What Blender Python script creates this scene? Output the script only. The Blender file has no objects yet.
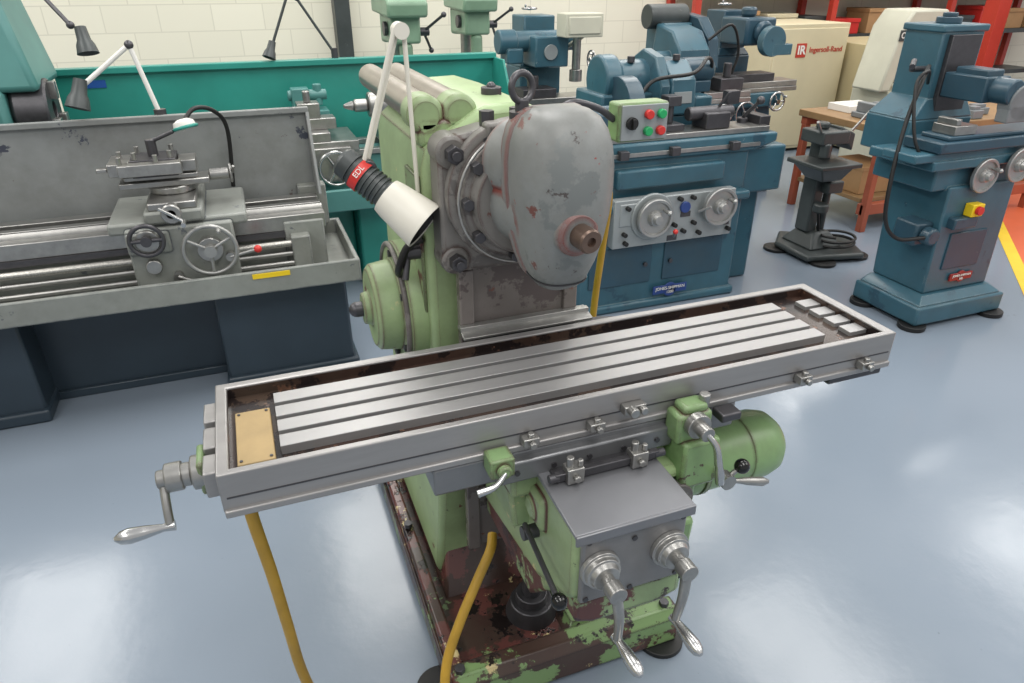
import bpy, bmesh, math
from mathutils import Vector, Matrix, Euler
S=bpy.context.scene
COL=S.collection
S.view_settings.view_transform='Standard'
# ------------------------------------------------------------ materials
def lin(h):
    h=h.lstrip('#');o=[]
    for i in (0,2,4):
        c=int(h[i:i+2],16)/255
        o.append(c/12.92 if c<=.04045 else ((c+.055)/1.055)**2.4)
    return (*o,1)
MATS={}
def base(name):
    m=bpy.data.materials.new(name);m.use_nodes=True
    return m,m.node_tree,m.node_tree.nodes['Principled BSDF']
def noise(nt,scale,detail=4,rough=.6,off=0):
    tc=nt.nodes.new('ShaderNodeTexCoord')
    n=nt.nodes.new('ShaderNodeTexNoise');n.inputs['Scale'].default_value=scale;n.inputs['Detail'].default_value=detail;n.inputs['Roughness'].default_value=rough
    if off:
        mp=nt.nodes.new('ShaderNodeMapping');mp.inputs['Location'].default_value=(off,off*.7,off*1.3)
        nt.links.new(tc.outputs['Object'],mp.inputs[0]);nt.links.new(mp.outputs[0],n.inputs[0])
    else: nt.links.new(tc.outputs['Object'],n.inputs[0])
    return n
def ramp(nt,src,a,b,ca=(0,0,0,1),cb=(1,1,1,1)):
    r=nt.nodes.new('ShaderNodeValToRGB');e=r.color_ramp.elements
    e[0].position=a;e[1].position=b;e[0].color=ca;e[1].color=cb
    nt.links.new(src,r.inputs[0]);return r
def mixc(nt,fac,a,b):
    m=nt.nodes.new('ShaderNodeMix');m.data_type='RGBA'
    nt.links.new(fac,m.inputs[0])
    for s,i in ((a,6),(b,7)):
        if isinstance(s,tuple): m.inputs[i].default_value=s
        else: nt.links.new(s,m.inputs[i])
    return m.outputs[2]
def paint(name,h,rough=.4,var=.12,metal=0,scale=6,chip=None,chipamt=.0):
    if name in MATS: return MATS[name]
    m,nt,b=base(name);c=lin(h)
    n=noise(nt,scale)
    d=tuple(x*(1-var) for x in c[:3])+(1,);l=tuple(min(1,x*(1+var)) for x in c[:3])+(1,)
    r=ramp(nt,n.outputs[0],.3,.7,d,l);out=r.outputs[0]
    if chip:
        n2=noise(nt,14,8,.7,3.1);k=ramp(nt,n2.outputs[0],.5+.22*(1-chipamt),.5+.22*(1-chipamt)+.02)
        out=mixc(nt,k.outputs[0],out,lin(chip))
    nt.links.new(out,b.inputs['Base Color']);b.inputs['Roughness'].default_value=rough;b.inputs['Metallic'].default_value=metal
    MATS[name]=m;return m
def peel(name,layers,rough=.45,scale=9,bump=.25,edge=None,edgeamt=.55,grime=.45,ew=.012,nr=.68):
    """layers: [base hex,(hex,threshold,scale,offset)...]; edge: worn colour on convex edges"""
    m,nt,b=base(name)
    n=noise(nt,5);c=lin(layers[0]);out=ramp(nt,n.outputs[0],.3,.7,tuple(x*.84 for x in c[:3])+(1,),tuple(min(1,x*1.1) for x in c[:3])+(1,)).outputs[0]
    g=noise(nt,2.8,8,.75,17.);kg=ramp(nt,g.outputs[0],.45,.8);kg.color_ramp.elements[1].color=(grime,)*3+(1,)
    out=mixc(nt,kg.outputs[0],out,lin('#4e4a3e'))
    last=None
    for h,t,s,o in layers[1:]:
        n2=noise(nt,s,12,nr,o);k=ramp(nt,n2.outputs[0],t,t+.02)
        out=mixc(nt,k.outputs[0],out,lin(h));last=k
    if edge:
        ge=nt.nodes.new('ShaderNodeBevel');ge.samples=4;ge.inputs[0].default_value=ew
        gm=nt.nodes.new('ShaderNodeNewGeometry')
        dp=nt.nodes.new('ShaderNodeVectorMath');dp.operation='DOT_PRODUCT'
        nt.links.new(ge.outputs[0],dp.inputs[0]);nt.links.new(gm.outputs['Normal'],dp.inputs[1])
        nn=noise(nt,14,8,.72,23.)
        a=nt.nodes.new('ShaderNodeMath');a.operation='SUBTRACT';a.inputs[0].default_value=1;nt.links.new(dp.outputs['Value'],a.inputs[1])
        mu=nt.nodes.new('ShaderNodeMath');mu.operation='MULTIPLY_ADD';mu.inputs[1].default_value=1.6;nt.links.new(a.outputs[0],mu.inputs[0]);nt.links.new(nn.outputs[0],mu.inputs[2])
        ke=ramp(nt,mu.outputs[0],edgeamt+.08,edgeamt+.1)
        ka=ramp(nt,a.outputs[0],.02,.05)
        mm=nt.nodes.new('ShaderNodeMath');mm.operation='MULTIPLY';nt.links.new(ke.outputs[0],mm.inputs[0]);nt.links.new(ka.outputs[0],mm.inputs[1])
        out=mixc(nt,mm.outputs[0],out,lin(edge))
    nt.links.new(out,b.inputs['Base Color']);b.inputs['Roughness'].default_value=rough
    bp=nt.nodes.new('ShaderNodeBump');bp.inputs['Strength'].default_value=bump;bp.inputs['Distance'].default_value=.002;bp.invert=True
    nt.links.new(last.outputs[0],bp.inputs['Height']);nt.links.new(bp.outputs[0],b.inputs['Normal'])
    return m
def steelm(name,h='#9a9a98',rough=.32,metal=.85,scale=20,var=.15,brushed=False):
    m,nt,b=base(name);c=lin(h)
    n=noise(nt,scale,6,.7)
    if brushed:
        mp=nt.nodes.new('ShaderNodeMapping');mp.inputs['Scale'].default_value=(.3,2.5,2.5);tc=nt.nodes.new('ShaderNodeTexCoord')
        nt.links.new(tc.outputs['Object'],mp.inputs[0]);nt.links.new(mp.outputs[0],n.inputs[0])
    r=ramp(nt,n.outputs[0],.3,.7,tuple(x*(1-var) for x in c[:3])+(1,),tuple(min(1,x*(1+var)) for x in c[:3])+(1,))
    nt.links.new(r.outputs[0],b.inputs['Base Color']);b.inputs['Metallic'].default_value=metal
    r2=ramp(nt,n.outputs[0],.2,.8,(rough*.9,)*3+(1,),(rough*1.12,)*3+(1,));nt.links.new(r2.outputs[0],b.inputs['Roughness'])
    return m
steel=steelm('steel','#9d9c99');steelL=steelm('ground_steel','#a9a8a5',.35,.8,40,.1);steelD=steelm('dark_steel','#525154',.4,.7);chrome=steelm('chrome','#bdbdbc',.24,1,5,.05)
satin=steelm('satin_steel','#a3a3a1',.42,.75,15,.1)
tabm=steelm('table_steel','#999796',.38,.6,10,.08,True)
landm=steelm('machined_slots','#9f9e9e',.4,.55,10,.06,True)
trough=peel('oily_cast_iron',['#3b2b25',('#221b1a',.5,8,1.0),('#5f4436',.6,14,4.)],.2)
castg=paint('cast_grey','#74787a',.5,.15,.1,8,'#4a4a4a',.25)
green=peel('peeling_green',['#98ae80',('#c9bd8c',.655,8,2.),('#643a34',.64,8,7.),('#352b2a',.66,14,11.)],.4,edge='#5a3b36',edgeamt=.38)
greenclean=peel('green_enamel',['#7f9f6c',('#4f4038',.67,12,3.)],.36,edge='#57483e',edgeamt=.46)
greenbad=peel('heavily_peeled_green',['#8ba275',('#cfc092',.60,8,2.),('#5a3531',.53,6,7.),('#37272a',.58,10,11.)],.42,edge='#3f2b2a',edgeamt=.4)
basem=peel('peeled_base_paint',['#3f2d29',('#5e3935',.51,8,5.),('#c2b182',.605,7,2.),('#778f60',.625,6.5,13.),('#1c1616',.55,8,9.)],.24,grime=.7)
basefront=peel('peeled_base_front',['#46332d',('#75905e',.50,7,13.),('#bfae80',.63,8,2.),('#64392f',.60,8,7.),('#231b1b',.56,10,11.)],.3,edge='#2c1f1c',edgeamt=.36)
headm=peel('chipped_grey_paint',['#818483',('#6e7271',.54,5,2.),('#6a423b',.625,18,6.),('#8a3a34',.66,24,9.),('#4a4442',.64,12,14.)],.44,edge='#743a33',edgeamt=.36,grime=.5,ew=.022)
platem=peel('worn_grey_casting',['#7b7875',('#5c5957',.54,8,2.),('#62443e',.63,14,6.)],.42,edge='#4a3a36',edgeamt=.5)
slidem=peel('greasy_slideway',['#706a67',('#554d4c',.52,6,2.),('#6a463e',.63,14,6.),('#35302f',.64,9,9.)],.25)
navy=paint('navy_enamel','#2e3a44',.33,.1,0,4)
lgrey=peel('lathe_grey',['#878a85',('#5a5e62',.64,12,3.)],.45,edge='#4f5358',edgeamt=.5)
lgrey2=peel('lathe_guard_grey',['#828584',('#3a3e4a',.60,4,5.),('#5d5350',.68,12,8.)],.45)
teal=paint('teal_enamel','#2c887c',.35,.12,0,3)
teald=paint('teal_dark','#4b7f7b',.4,.15,0,3)
blue=peel('blue_enamel',['#365d6c',('#2c4a59',.6,5,2.),('#7c8a8c',.68,16,5.)],.33,bump=.05,edge='#6f8288',edgeamt=.58,grime=.25)
blueD=peel('blue_dark_enamel',['#2b4959',('#233b4a',.6,5,2.),('#6c787a',.68,16,5.)],.33,bump=.05,grime=.25)
black=paint('black_rubber','#141414',.5,.1)
blackg=paint('black_gloss','#0c0c0c',.12,.1)
white=paint('white_plastic','#e2e0da',.4,.05)
cream=paint('cream_cabinet','#cfc4a4',.5,.06,0,2)
cream2=paint('beige_cabinet','#b5a782',.5,.06,0,2)
creamw=paint('cream_machine','#bdbcab',.45,.08,0,3)
yellow=paint('yellow_hose','#b08a2c',.5,.18,0,8)
yel=paint('yellow_plastic','#e8c520',.4,.05)
red=paint('red_plastic','#c4302a',.4,.08)
redpost=paint('red_paint','#b53a2c',.45,.08,0,3)
orange=paint('orange_floor_paint','#c9603c',.4,.08,0,2)
orangeD=paint('orange_frame_paint','#9c5038',.5,.1,0,4)
yline=paint('yellow_line_paint','#dcb92c',.5,.08,0,6)
grnb=paint('green_button','#1f9a5a',.3,.05)
tan=paint('tan_plate','#9c855c',.6,.12,0,15)
wood=paint('bench_wood','#8a6d4a',.55,.2,0,5)
card=paint('cardboard','#a8835a',.7,.12,0,4)
palegreen=paint('pale_green_enamel','#7f9b83',.4,.12,0,4)
dkgrey=paint('dark_grey_enamel','#3e4343',.42,.2,.1,6,'#6a6a66',.3)
signblue=paint('sign_blue','#2255a0',.4,.04)
badgeblue=paint('badge_blue','#26407e',.35,.04);badgered=paint('badge_red','#8e2a28',.35,.04)
panelm=paint('panel_grey','#959a9b',.42,.06,.3)
lampw=paint('lamp_cream','#d8d4c8',.4,.06)
barm=steelm('worn_bar','#9d968f',.3,.75)
frontplate=steelm('knee_plate_steel','#838282',.38,.55,8,.12)
# floor
m,nt,b=base('epoxy_floor')
n=noise(nt,.7,3,.5);r=ramp(nt,n.outputs[0],.3,.75,lin('#7c8793'),lin('#818c99'))
n3=noise(nt,45,6,.7,2.);k=ramp(nt,n3.outputs[0],.69,.73);out=mixc(nt,k.outputs[0],r.outputs[0],lin('#68727e'))
n4=noise(nt,9,9,.75,8.);k4=ramp(nt,n4.outputs[0],.66,.72);k4.color_ramp.elements[1].color=(.4,.4,.4,1);out=mixc(nt,k4.outputs[0],out,lin('#636d78'))
nt.links.new(out,b.inputs['Base Color'])
n2=noise(nt,5,3);r2=ramp(nt,n2.outputs[0],.3,.7,(.14,)*3+(1,),(.2,)*3+(1,));nt.links.new(r2.outputs[0],b.inputs['Roughness'])
bp=nt.nodes.new('ShaderNodeBump');bp.inputs['Strength'].default_value=.14;bp.inputs['Distance'].default_value=.004;nb=noise(nt,18,3);nt.links.new(nb.outputs[0],bp.inputs['Height']);nt.links.new(bp.outputs[0],b.inputs['Normal'])
floorm=m
m,nt,b=base('painted_block_wall')
tc=nt.nodes.new('ShaderNodeTexCoord');mp=nt.nodes.new('ShaderNodeMapping');mp.inputs['Rotation'].default_value=(math.radians(90),0,0)
br=nt.nodes.new('ShaderNodeTexBrick');br.inputs['Scale'].default_value=1;br.inputs['Brick Width'].default_value=.44;br.inputs['Row Height'].default_value=.22;br.inputs['Mortar Size'].default_value=.005
br.inputs['Color1'].default_value=lin('#e6e1cf');br.inputs['Color2'].default_value=lin('#e1dcca');br.inputs['Mortar'].default_value=lin('#d4cfbd')
nt.links.new(tc.outputs['Object'],mp.inputs[0]);nt.links.new(mp.outputs[0],br.inputs[0]);nt.links.new(br.outputs[0],b.inputs['Base Color']);b.inputs['Roughness'].default_value=.7
wallm=m
# ------------------------------------------------------------ mesh primitives
def dirmat(d):
    return Vector(d).normalized().to_track_quat('Z','Y').to_matrix().to_4x4()
def rings(bm,rs,closed=False,cap=True):
    n=len(rs[0])
    V=[[bm.verts.new(p) for p in r] for r in rs]
    rng=range(len(V)) if closed else range(len(V)-1)
    for i in rng:
        a=V[i];c=V[(i+1)%len(V)]
        for j in range(n): bm.faces.new((a[j],a[(j+1)%n],c[(j+1)%n],c[j]))
    if cap and not closed:
        bm.faces.new(list(reversed(V[0])));bm.faces.new(V[-1])
def catmull(P,n=6):
    P=[Vector(p) for p in P]
    if len(P)<3:return P
    Q=[2*P[0]-P[1]]+P+[2*P[-1]-P[-2]];o=[]
    for i in range(1,len(Q)-2):
        for k in range(n):
            t=k/n;a,b_,c,d=Q[i-1:i+3]
            o.append(.5*((2*b_)+(c-a)*t+(2*a-5*b_+4*c-d)*t*t+(3*b_-a-3*c+d)*t**3))
    o.append(P[-1]);return o
def sp(v,e): return math.copysign(abs(v)**e,v)
def prim(bm,p):
    k=p[0]
    if k=='b':
        a,c=Vector(p[1]),Vector(p[2])
        M=Matrix.Translation((a+c)/2)@Matrix.Diagonal((*[abs(x) for x in (c-a)],1))
        if len(p)>3: M=Matrix.Translation((a+c)/2)@Euler([math.radians(x) for x in p[3]]).to_matrix().to_4x4()@Matrix.Diagonal((*[abs(x) for x in (c-a)],1))
        bmesh.ops.create_cube(bm,size=1,matrix=M)
    elif k=='c':
        a,c=Vector(p[1]),Vector(p[2]);r1=p[3];r2=p[4] if len(p)>4 else r1;seg=p[5] if len(p)>5 else 32
        bmesh.ops.create_cone(bm,cap_ends=True,segments=seg,radius1=r1,radius2=r2,depth=(c-a).length,matrix=Matrix.Translation((a+c)/2)@dirmat(c-a))
    elif k=='s':
        r=p[2] if isinstance(p[2],(tuple,list)) else (p[2],)*3
        bmesh.ops.create_uvsphere(bm,u_segments=28,v_segments=16,radius=1,matrix=Matrix.Translation(p[1])@Matrix.Diagonal((*r,1)))
    elif k=='l':
        M=Matrix.Translation(p[1])@dirmat(p[2]);n=p[4] if len(p)>4 else 40
        rings(bm,[[M@Vector((max(r,.0005)*math.cos(2*math.pi*j/n),max(r,.0005)*math.sin(2*math.pi*j/n),t)) for j in range(n)] for t,r in p[3]])
    elif k=='e': # superelliptic column: centre, [(dz,rx,ry,yshift)], exponent
        c,prof,ex=p[1:4];n=72
        rings(bm,[[(c[0]+max(rx,.0005)*sp(math.cos(2*math.pi*j/n),2/ex),c[1]+ys+max(ry,.0005)*sp(math.sin(2*math.pi*j/n),2/ex),c[2]+z) for j in range(n)] for z,rx,ry,ys in prof])
    elif k=='o':
        M=Matrix.Translation(p[1])@dirmat(p[2]);Rr,r=p[3],p[4]
        rings(bm,[[M@Vector(((Rr+r*math.cos(b_))*math.cos(a),(Rr+r*math.cos(b_))*math.sin(a),r*math.sin(b_))) for b_ in [2*math.pi*j/12 for j in range(12)]] for a in [2*math.pi*i/40 for i in range(40)]],closed=True)
    elif k=='t':
        P=catmull(p[1],p[3] if len(p)>3 else 6) if (len(p)<=3 or p[3]>0) else [Vector(x) for x in p[1]]
        T=[(P[min(i+1,len(P)-1)]-P[max(i-1,0)]).normalized() for i in range(len(P))]
        u=T[0].orthogonal().normalized();rs=[]
        for i,q in enumerate(P):
            u=(u-T[i]*u.dot(T[i])).normalized();v=T[i].cross(u);r=p[2] if not isinstance(p[2],(list,tuple)) else p[2][0]+(p[2][1]-p[2][0])*i/(len(P)-1)
            rs.append([q+r*(math.cos(a)*u+math.sin(a)*v) for a in [2*math.pi*j/14 for j in range(14)]])
        rings(bm,rs)
    elif k=='x':
        poly,ax,a,c=p[1:5]
        f={'x':lambda q,t:(t,q[0],q[1]),'y':lambda q,t:(q[0],t,q[1]),'z':lambda q,t:(q[0],q[1],t)}[ax]
        rings(bm,[[f(q,a) for q in poly],[f(q,c) for q in poly]])
    elif k=='f': # frustum box: z0 rect -> z1 rect
        (x0,y0,x1,y1),z0,(X0,Y0,X1,Y1),z1=p[1:5]
        rings(bm,[[(x0,y0,z0),(x1,y0,z0),(x1,y1,z0),(x0,y1,z0)],[(X0,Y0,z1),(X1,Y0,z1),(X1,Y1,z1),(X0,Y1,z1)]])
    elif k=='p': # pan: open tray
        (x0,y0,x1,y1),(a,b_,c,d),z0,zf,z1=p[1:6]
        o=[(x0,y0),(x1,y0),(x1,y1),(x0,y1)];i=[(x0+a,y0+b_),(x1-c,y0+b_),(x1-c,y1-d),(x0+a,y1-d)]
        rings(bm,[[(*q,z0) for q in o],[(*q,z1) for q in o],[(*q,z1) for q in i],[(*q,zf) for q in i]])
def mesh(name,prims):
    bm=bmesh.new()
    for p in prims: prim(bm,p)
    bmesh.ops.recalc_face_normals(bm,faces=bm.faces)
    for f in bm.faces:f.smooth=True
    me=bpy.data.meshes.new(name);bm.to_mesh(me);bm.free()
    me.set_sharp_from_angle(angle=math.radians(35));return me
def thing(name,loc,label,cat,**kw):
    o=bpy.data.objects.new(name,None);COL.objects.link(o);o.location=loc;o['label']=label;o['category']=cat;o.empty_display_size=.1
    for k,v in kw.items():o[k]=v
    return o
def wloc(o):
    l=Vector(o.location)
    while o.parent: o=o.parent;l+=Vector(o.location)
    return l
def part(name,parent,mat,prims,bev=.004,label=None,at=None):
    me=mesh(name,prims)
    c=Vector((0,0,0))
    for v in me.vertices:c+=v.co
    c/=len(me.vertices)
    me.transform(Matrix.Translation(-c))
    o=bpy.data.objects.new(name,me);COL.objects.link(o)
    if parent: o.parent=parent;o.location=c-wloc(parent)
    else:o.location=c
    me.materials.append(mat)
    if bev:
        b=o.modifiers.new('bevel','BEVEL');b.width=bev;b.segments=2;b.limit_method='ANGLE';b.angle_limit=math.radians(50);b.harden_normals=False
    if label:o['label']=label
    return o
def parts(name,parent,mat,lists,bev=.002,label=None):
    for l in lists: part(name,parent,mat,l if isinstance(l,list) else [l],bev,label)
def solo(name,mat,prims,label,cat,bev=.004,**kw):
    o=part(name,None,mat,prims,bev);o['label']=label;o['category']=cat
    for k,v in kw.items():o[k]=v
    return o
def struct(name,mat,prims):
    o=part(name,None,mat,prims,0);o['kind']='structure';return o
def text(body,parent,mat,loc,rot,size,ext=.001,name='lettering',bold=0):
    cu=bpy.data.curves.new('t','FONT');cu.body=body;cu.size=size;cu.extrude=ext;cu.align_x='CENTER';cu.align_y='CENTER';cu.offset=bold
    t=bpy.data.objects.new('t',cu);COL.objects.link(t)
    bpy.context.view_layer.update()
    me=bpy.data.meshes.new_from_object(t.evaluated_get(bpy.context.evaluated_depsgraph_get()))
    bpy.data.objects.remove(t)
    o=bpy.data.objects.new(name,me);COL.objects.link(o);o.rotation_euler=[math.radians(x) for x in rot]
    o.parent=parent;o.location=Vector(loc)-wloc(parent);me.materials.clear();me.materials.append(mat);return o
def hw(c,ax,R,r=None,sp=3,grip=True,ph=0):
    c=Vector(c);ax=Vector(ax).normalized();r=r or R*.1
    M=dirmat(ax).to_3x3()
    L=[('o',c,ax,R,r),('c',c-ax*R*.25,c+ax*R*.28,R*.24)]
    for i in range(sp):
        a=ph+2*math.pi*i/sp;d=M@Vector((math.cos(a),math.sin(a),0));L.append(('c',c+d*R*.15,c+d*R*.98,r*.8,r*.7,12))
    if grip:
        d=M@Vector((math.cos(ph+.6),math.sin(ph+.6),0));L.append(('l',c+d*R,ax,[(0,r*.5),(R*.15,r*.8),(R*.45,r*1.1),(R*.6,r*.5)],16))
    return L
def dish(x,y,z,R):
    """solid dished handwheel facing -Y with rim, hub and crank knob"""
    return [('l',(x,y,z),(0,-1,0),[(0,R*.3),(R*.15,R*.3),(R*.17,R*.85),(R*.2,R),(R*.38,R),(R*.42,R*.95),(R*.40,R*.84),(R*.28,R*.80),(R*.26,R*.42),(R*.5,R*.34),(R*.52,R*.28),(R*.72,R*.22),(R*.74,0)],48),
      ('l',(x+R*.5,y-R*.26,z+R*.35),(0,-1,0),[(0,R*.07),(R*.2,R*.1),(R*.55,R*.13),(R*.65,R*.06)],12)]
def screws(pts,ax,r=.006,h=.006):
    return [('c',Vector(p),Vector(p)+Vector(ax)*h,r,r,8) for p in pts]
# ------------------------------------------------------------ room
struct('floor',floorm,[('b',(-7,-4,-.05),(13,9,0))])
struct('wall_back',wallm,[('b',(-7,7.4,0),(13,7.6,4.2))])
struct('wall_left',wallm,[('b',(-7.2,-4,0),(-7,7.6,4.2))])
struct('trim_1',orange,[('x',[(3.3,1.62),(6.5,4.70),(12.9,4.70),(12.9,1.2),(3.3,1.2)],'z',.0005,.002)])
struct('trim_2',yline,[('x',[(2.99,1.31),(3.045,1.255),(6.535,4.645),(6.48,4.70)],'z',.0005,.003)])
# ------------------------------------------------------------ MILLING MACHINE
mill=thing('milling_machine',(.6,1.7,0),'green milling machine with peeling paint and long steel table','machine')
base_=part('base',mill,basem,[('p',(.27,1.12,.91,2.36),(.035,.04,.035,.04),.015,.075,.125),('f',(.33,1.42,.85,2.25),.07,(.36,1.5,.78,2.15),.2)],.008)
part('base_apron',base_,basefront,[('x',[(1.105,.016),(1.105,.105),(1.125,.132),(1.165,.132),(1.165,.12),(1.13,.016)],'x',.262,.918),('b',(.262,1.15,.017),(.272,2.3,.09)),('f',(.60,1.17,.87,1.35),.07,(.63,1.20,.85,1.33),.10)],.006)
part('drain_cover',base_,tan,[('c',(.76,1.26,.10),(.76,1.26,.108),.05)],.002)
parts('holding_bolt',base_,steelD,[('c',(x,y,.13),(x,y,.145),.014,.014,6) for x,y in ((.29,1.14),(.885,1.14),(.288,1.7))],.001)
part('elevating_screw',base_,steelD,[('c',(.55,1.30,.07),(.55,1.30,.12),.075,.06),('c',(.55,1.30,.12),(.55,1.30,.15),.045),('c',(.55,1.30,.15),(.55,1.30,.5),.026)],.003)
for q in ((.25,1.20),(.88,1.13),(.28,2.28),(.88,2.28)):
    part('foot_pad',mill,black,[('c',(q[0],q[1],0),(q[0],q[1],.016),.065)],.003)
# column
colp=part('column',mill,green,[('f',(.33,1.5,.80,2.2),.1,(.35,1.47,.74,2.05),.5),
 ('x',[(.35,.5),(.35,1.32),(.36,1.36),(.39,1.385),(.43,1.405),(.47,1.43),(.50,1.445),(.57,1.447),(.64,1.425),(.69,1.39),(.73,1.34),(.74,1.30),(.74,.5)],'y',1.47,1.98)],.018)
part('column_slideway',colp,slidem,[('b',(.42,1.425,.25),(.69,1.475,1.11)),('b',(.405,1.412,.25),(.44,1.44,1.10)),('b',(.67,1.412,.25),(.705,1.44,1.10))],.004)
part('wiper_guard',colp,steelL,[('b',(.40,1.37,.948),(.73,1.425,.955),(12,0,0)),('b',(.40,1.395,.950),(.73,1.41,.965))],.001)
part('drive_cover',colp,green,[('l',(.36,1.66,.93),(-1,0,0),[(0,.165),(.05,.165),(.06,.155),(.06,.12),(.115,.112),(.125,.1),(.125,.045),(.145,.04),(.145,0)]),('b',(.3,1.56,.7),(.36,1.76,.93))],.003)
part('cover_rim',colp,platem,[('o',(.30,1.66,.93),(-1,0,0),.158,.007)],0)
parts('cover_bolt',colp,steelD,[('c',(.305,1.66+.14*math.cos(a),.93+.14*math.sin(a)),(.292,1.66+.14*math.cos(a),.93+.14*math.sin(a)),.01,.01,6) for a in [math.radians(q) for q in (30,90,150,210,270,330)]],0)
part('cover_knob',colp,steelD,[('c',(.2,1.66,.93),(.235,1.66,.93),.02),('s',(.2,1.66,.93),.02)],0)
part('top_cap',colp,steelD,[('c',(.56,1.62,1.43),(.56,1.62,1.462),.024),('s',(.56,1.62,1.462),.011)],.002)
part('side_door',colp,greenbad,[('b',(.342,1.5,.95),(.352,1.62,1.3))],.003)
part('side_lever',colp,steelD,[('c',(.35,1.52,1.12),(.31,1.52,1.12),.018),('t',[(.315,1.52,1.12),(.30,1.5,1.06)],.008,0)],.001)
part('side_cable',colp,black,[('t',[(.345,1.49,1.16),(.31,1.5,1.14),(.29,1.52,1.08),(.31,1.6,1.03)],.009,6)],0)
for x in (.372,.448):
    part('overarm_bar',mill,barm,[('c',(x,1.56,1.432),(x,2.14,1.432),.034),('c',(x,2.14,1.432),(x,2.15,1.432),.028)],.004)
part('overarm_collar',mill,green,[('c',(.372,1.50,1.428),(.372,1.58,1.428),.041),('c',(.448,1.50,1.428),(.448,1.58,1.428),.041),('b',(.352,1.50,1.36),(.49,1.58,1.42))],.012)
# head mount
hm=part('head_mount_plate',mill,platem,[('x',[(.365,1.14),(.40,1.105),(.66,1.105),(.70,1.14),(.70,1.36),(.66,1.40),(.6,1.415),(.47,1.415),(.40,1.40),(.365,1.37)],'y',1.395,1.47),
  ('c',(.395,1.39,1.37),(.395,1.468,1.37),.035),('c',(.395,1.39,1.135),(.395,1.468,1.135),.033),('b',(.46,1.36,1.38),(.6,1.4,1.43))],.008)
parts('mount_bolt',hm,steelD,[[('c',(x,1.365,z),(x,1.392,z),.019,.019,6),('c',(x,1.355,z),(x,1.366,z),.01)] for x,z in ((.395,1.37),(.395,1.135),(.68,1.36),(.67,1.135),(.43,1.25),(.47,1.39))],.001)
disc=part('swivel_flange',hm,platem,[('l',(.530,1.40,1.28),(0,-1,0),[(0,.155),(.03,.155),(.034,.148),(.034,.136),(.06,.132),(.065,.118),(.1,.112),(.1,0)],64)],.002)
parts('flange_bolt',disc,steelD,[('c',(.53+.125*math.cos(a),1.34,1.28+.125*math.sin(a)),(.53+.125*math.cos(a),1.315,1.28+.125*math.sin(a)),.013,.013,6) for a in [math.radians(q) for q in (20,65,110,145,180,215,260,310)]],.001)
part('graduated_ring',disc,steelL,[('o',(.53,1.335,1.28),(0,-1,0),.142,.003)],0)
hp=[(0,.0,0),(.001,.030,.032),(.010,.044,.05),(.028,.055,.066),(.065,.069,.083),(.11,.081,.096),(.16,.0895,.104),(.21,.094,.106),(.25,.0945,.103),(.285,.091,.095),(.312,.083,.082),(.332,.070,.066),(.344,.052,.047),(.349,.034,.03),(.351,.0,0)]
head=part('milling_head',mill,headm,[('e',(.547,1.2,1.135),[(z,rx,ry,-.004) for z,rx,ry in hp],2.5),
  ('c',(.535,1.33,1.28),(.545,1.2,1.29),.095,.085),('l',(.52,1.34,1.36),(.12,-1,.08),[(0,.088),(.08,.085),(.12,.07),(.13,0)],40)],.012)
part('head_rib',head,headm,[('x',[(.547-1.02*rx-.001,1.135+z) for z,rx,ry in hp if rx>.04]+[(.547+1.02*rx+.001,1.135+z) for z,rx,ry in reversed(hp) if rx>.04],'y',1.222,1.262)],.008)
part('head_seam',head,steelD,[('e',(.547,1.2,1.158),[(0,.056,.066,-.004),(.003,.057,.067,-.004)],2.5)],0)
part('spindle_boss',head,headm,[('l',(.540,1.14,1.275),(.09,-1,-.02),[(0,.050),(.045,.042),(.05,.036),(.05,0)])],.002)
part('spindle_shaft',head,steelm('rusty_shaft','#6a584e',.35,.6),[('l',(.545,1.095,1.274),(.09,-1,-.02),[(0,.023),(.04,.023),(.044,.02),(.044,.009),(.035,.008),(.035,0)])],0)
parts('head_screw',head,steelD,[('c',(.547+.084*math.sin(a),1.2-.096*math.cos(a),z),(.547+.096*math.sin(a),1.2-.109*math.cos(a),z),.006,.006,8) for a,z in ((-.9,1.38),(-.9,1.30),(.5,1.36),(.9,1.3))],0)
eye=part('eyebolt',head,steelD,[('o',(.492,1.25,1.512),(.35,-1,.1),.025,.0065),('c',(.492,1.25,1.42),(.492,1.25,1.49),.013),('c',(.492,1.25,1.458),(.492,1.25,1.47),.024)],0)
parts('mounting_nut',hm,steelD,[('c',(.48,1.42,1.41),(.48,1.42,1.445),.016,.016,6),('c',(.53,1.38,1.43),(.53,1.38,1.455),.014,.014,6)],0)
# control box
cb=part('control_box',mill,greenclean,[('b',(.80,1.435,1.350),(.93,1.49,1.437))],.006)
part('box_panel',cb,panelm,[('b',(.806,1.43,1.355),(.925,1.436,1.433))],.001)
for x,z,mm in ((.872,1.412,red),(.905,1.412,grnb),(.872,1.375,grnb),(.905,1.375,red)):
    part('push_button',cb,mm,[('c',(x,1.43,z),(x,1.417,z),.0105),],.002,label='red push button' if mm is red else 'green push button')
part('isolator_knob',cb,black,[('c',(.83,1.43,1.394),(.83,1.42,1.394),.014),('b',(.826,1.412,1.383),(.834,1.422,1.405))],.001)
part('box_conduit',cb,steelD,[('t',[(.64,1.45,1.41),(.68,1.44,1.445),(.75,1.45,1.43),(.80,1.46,1.40)],.008)],0)
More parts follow.
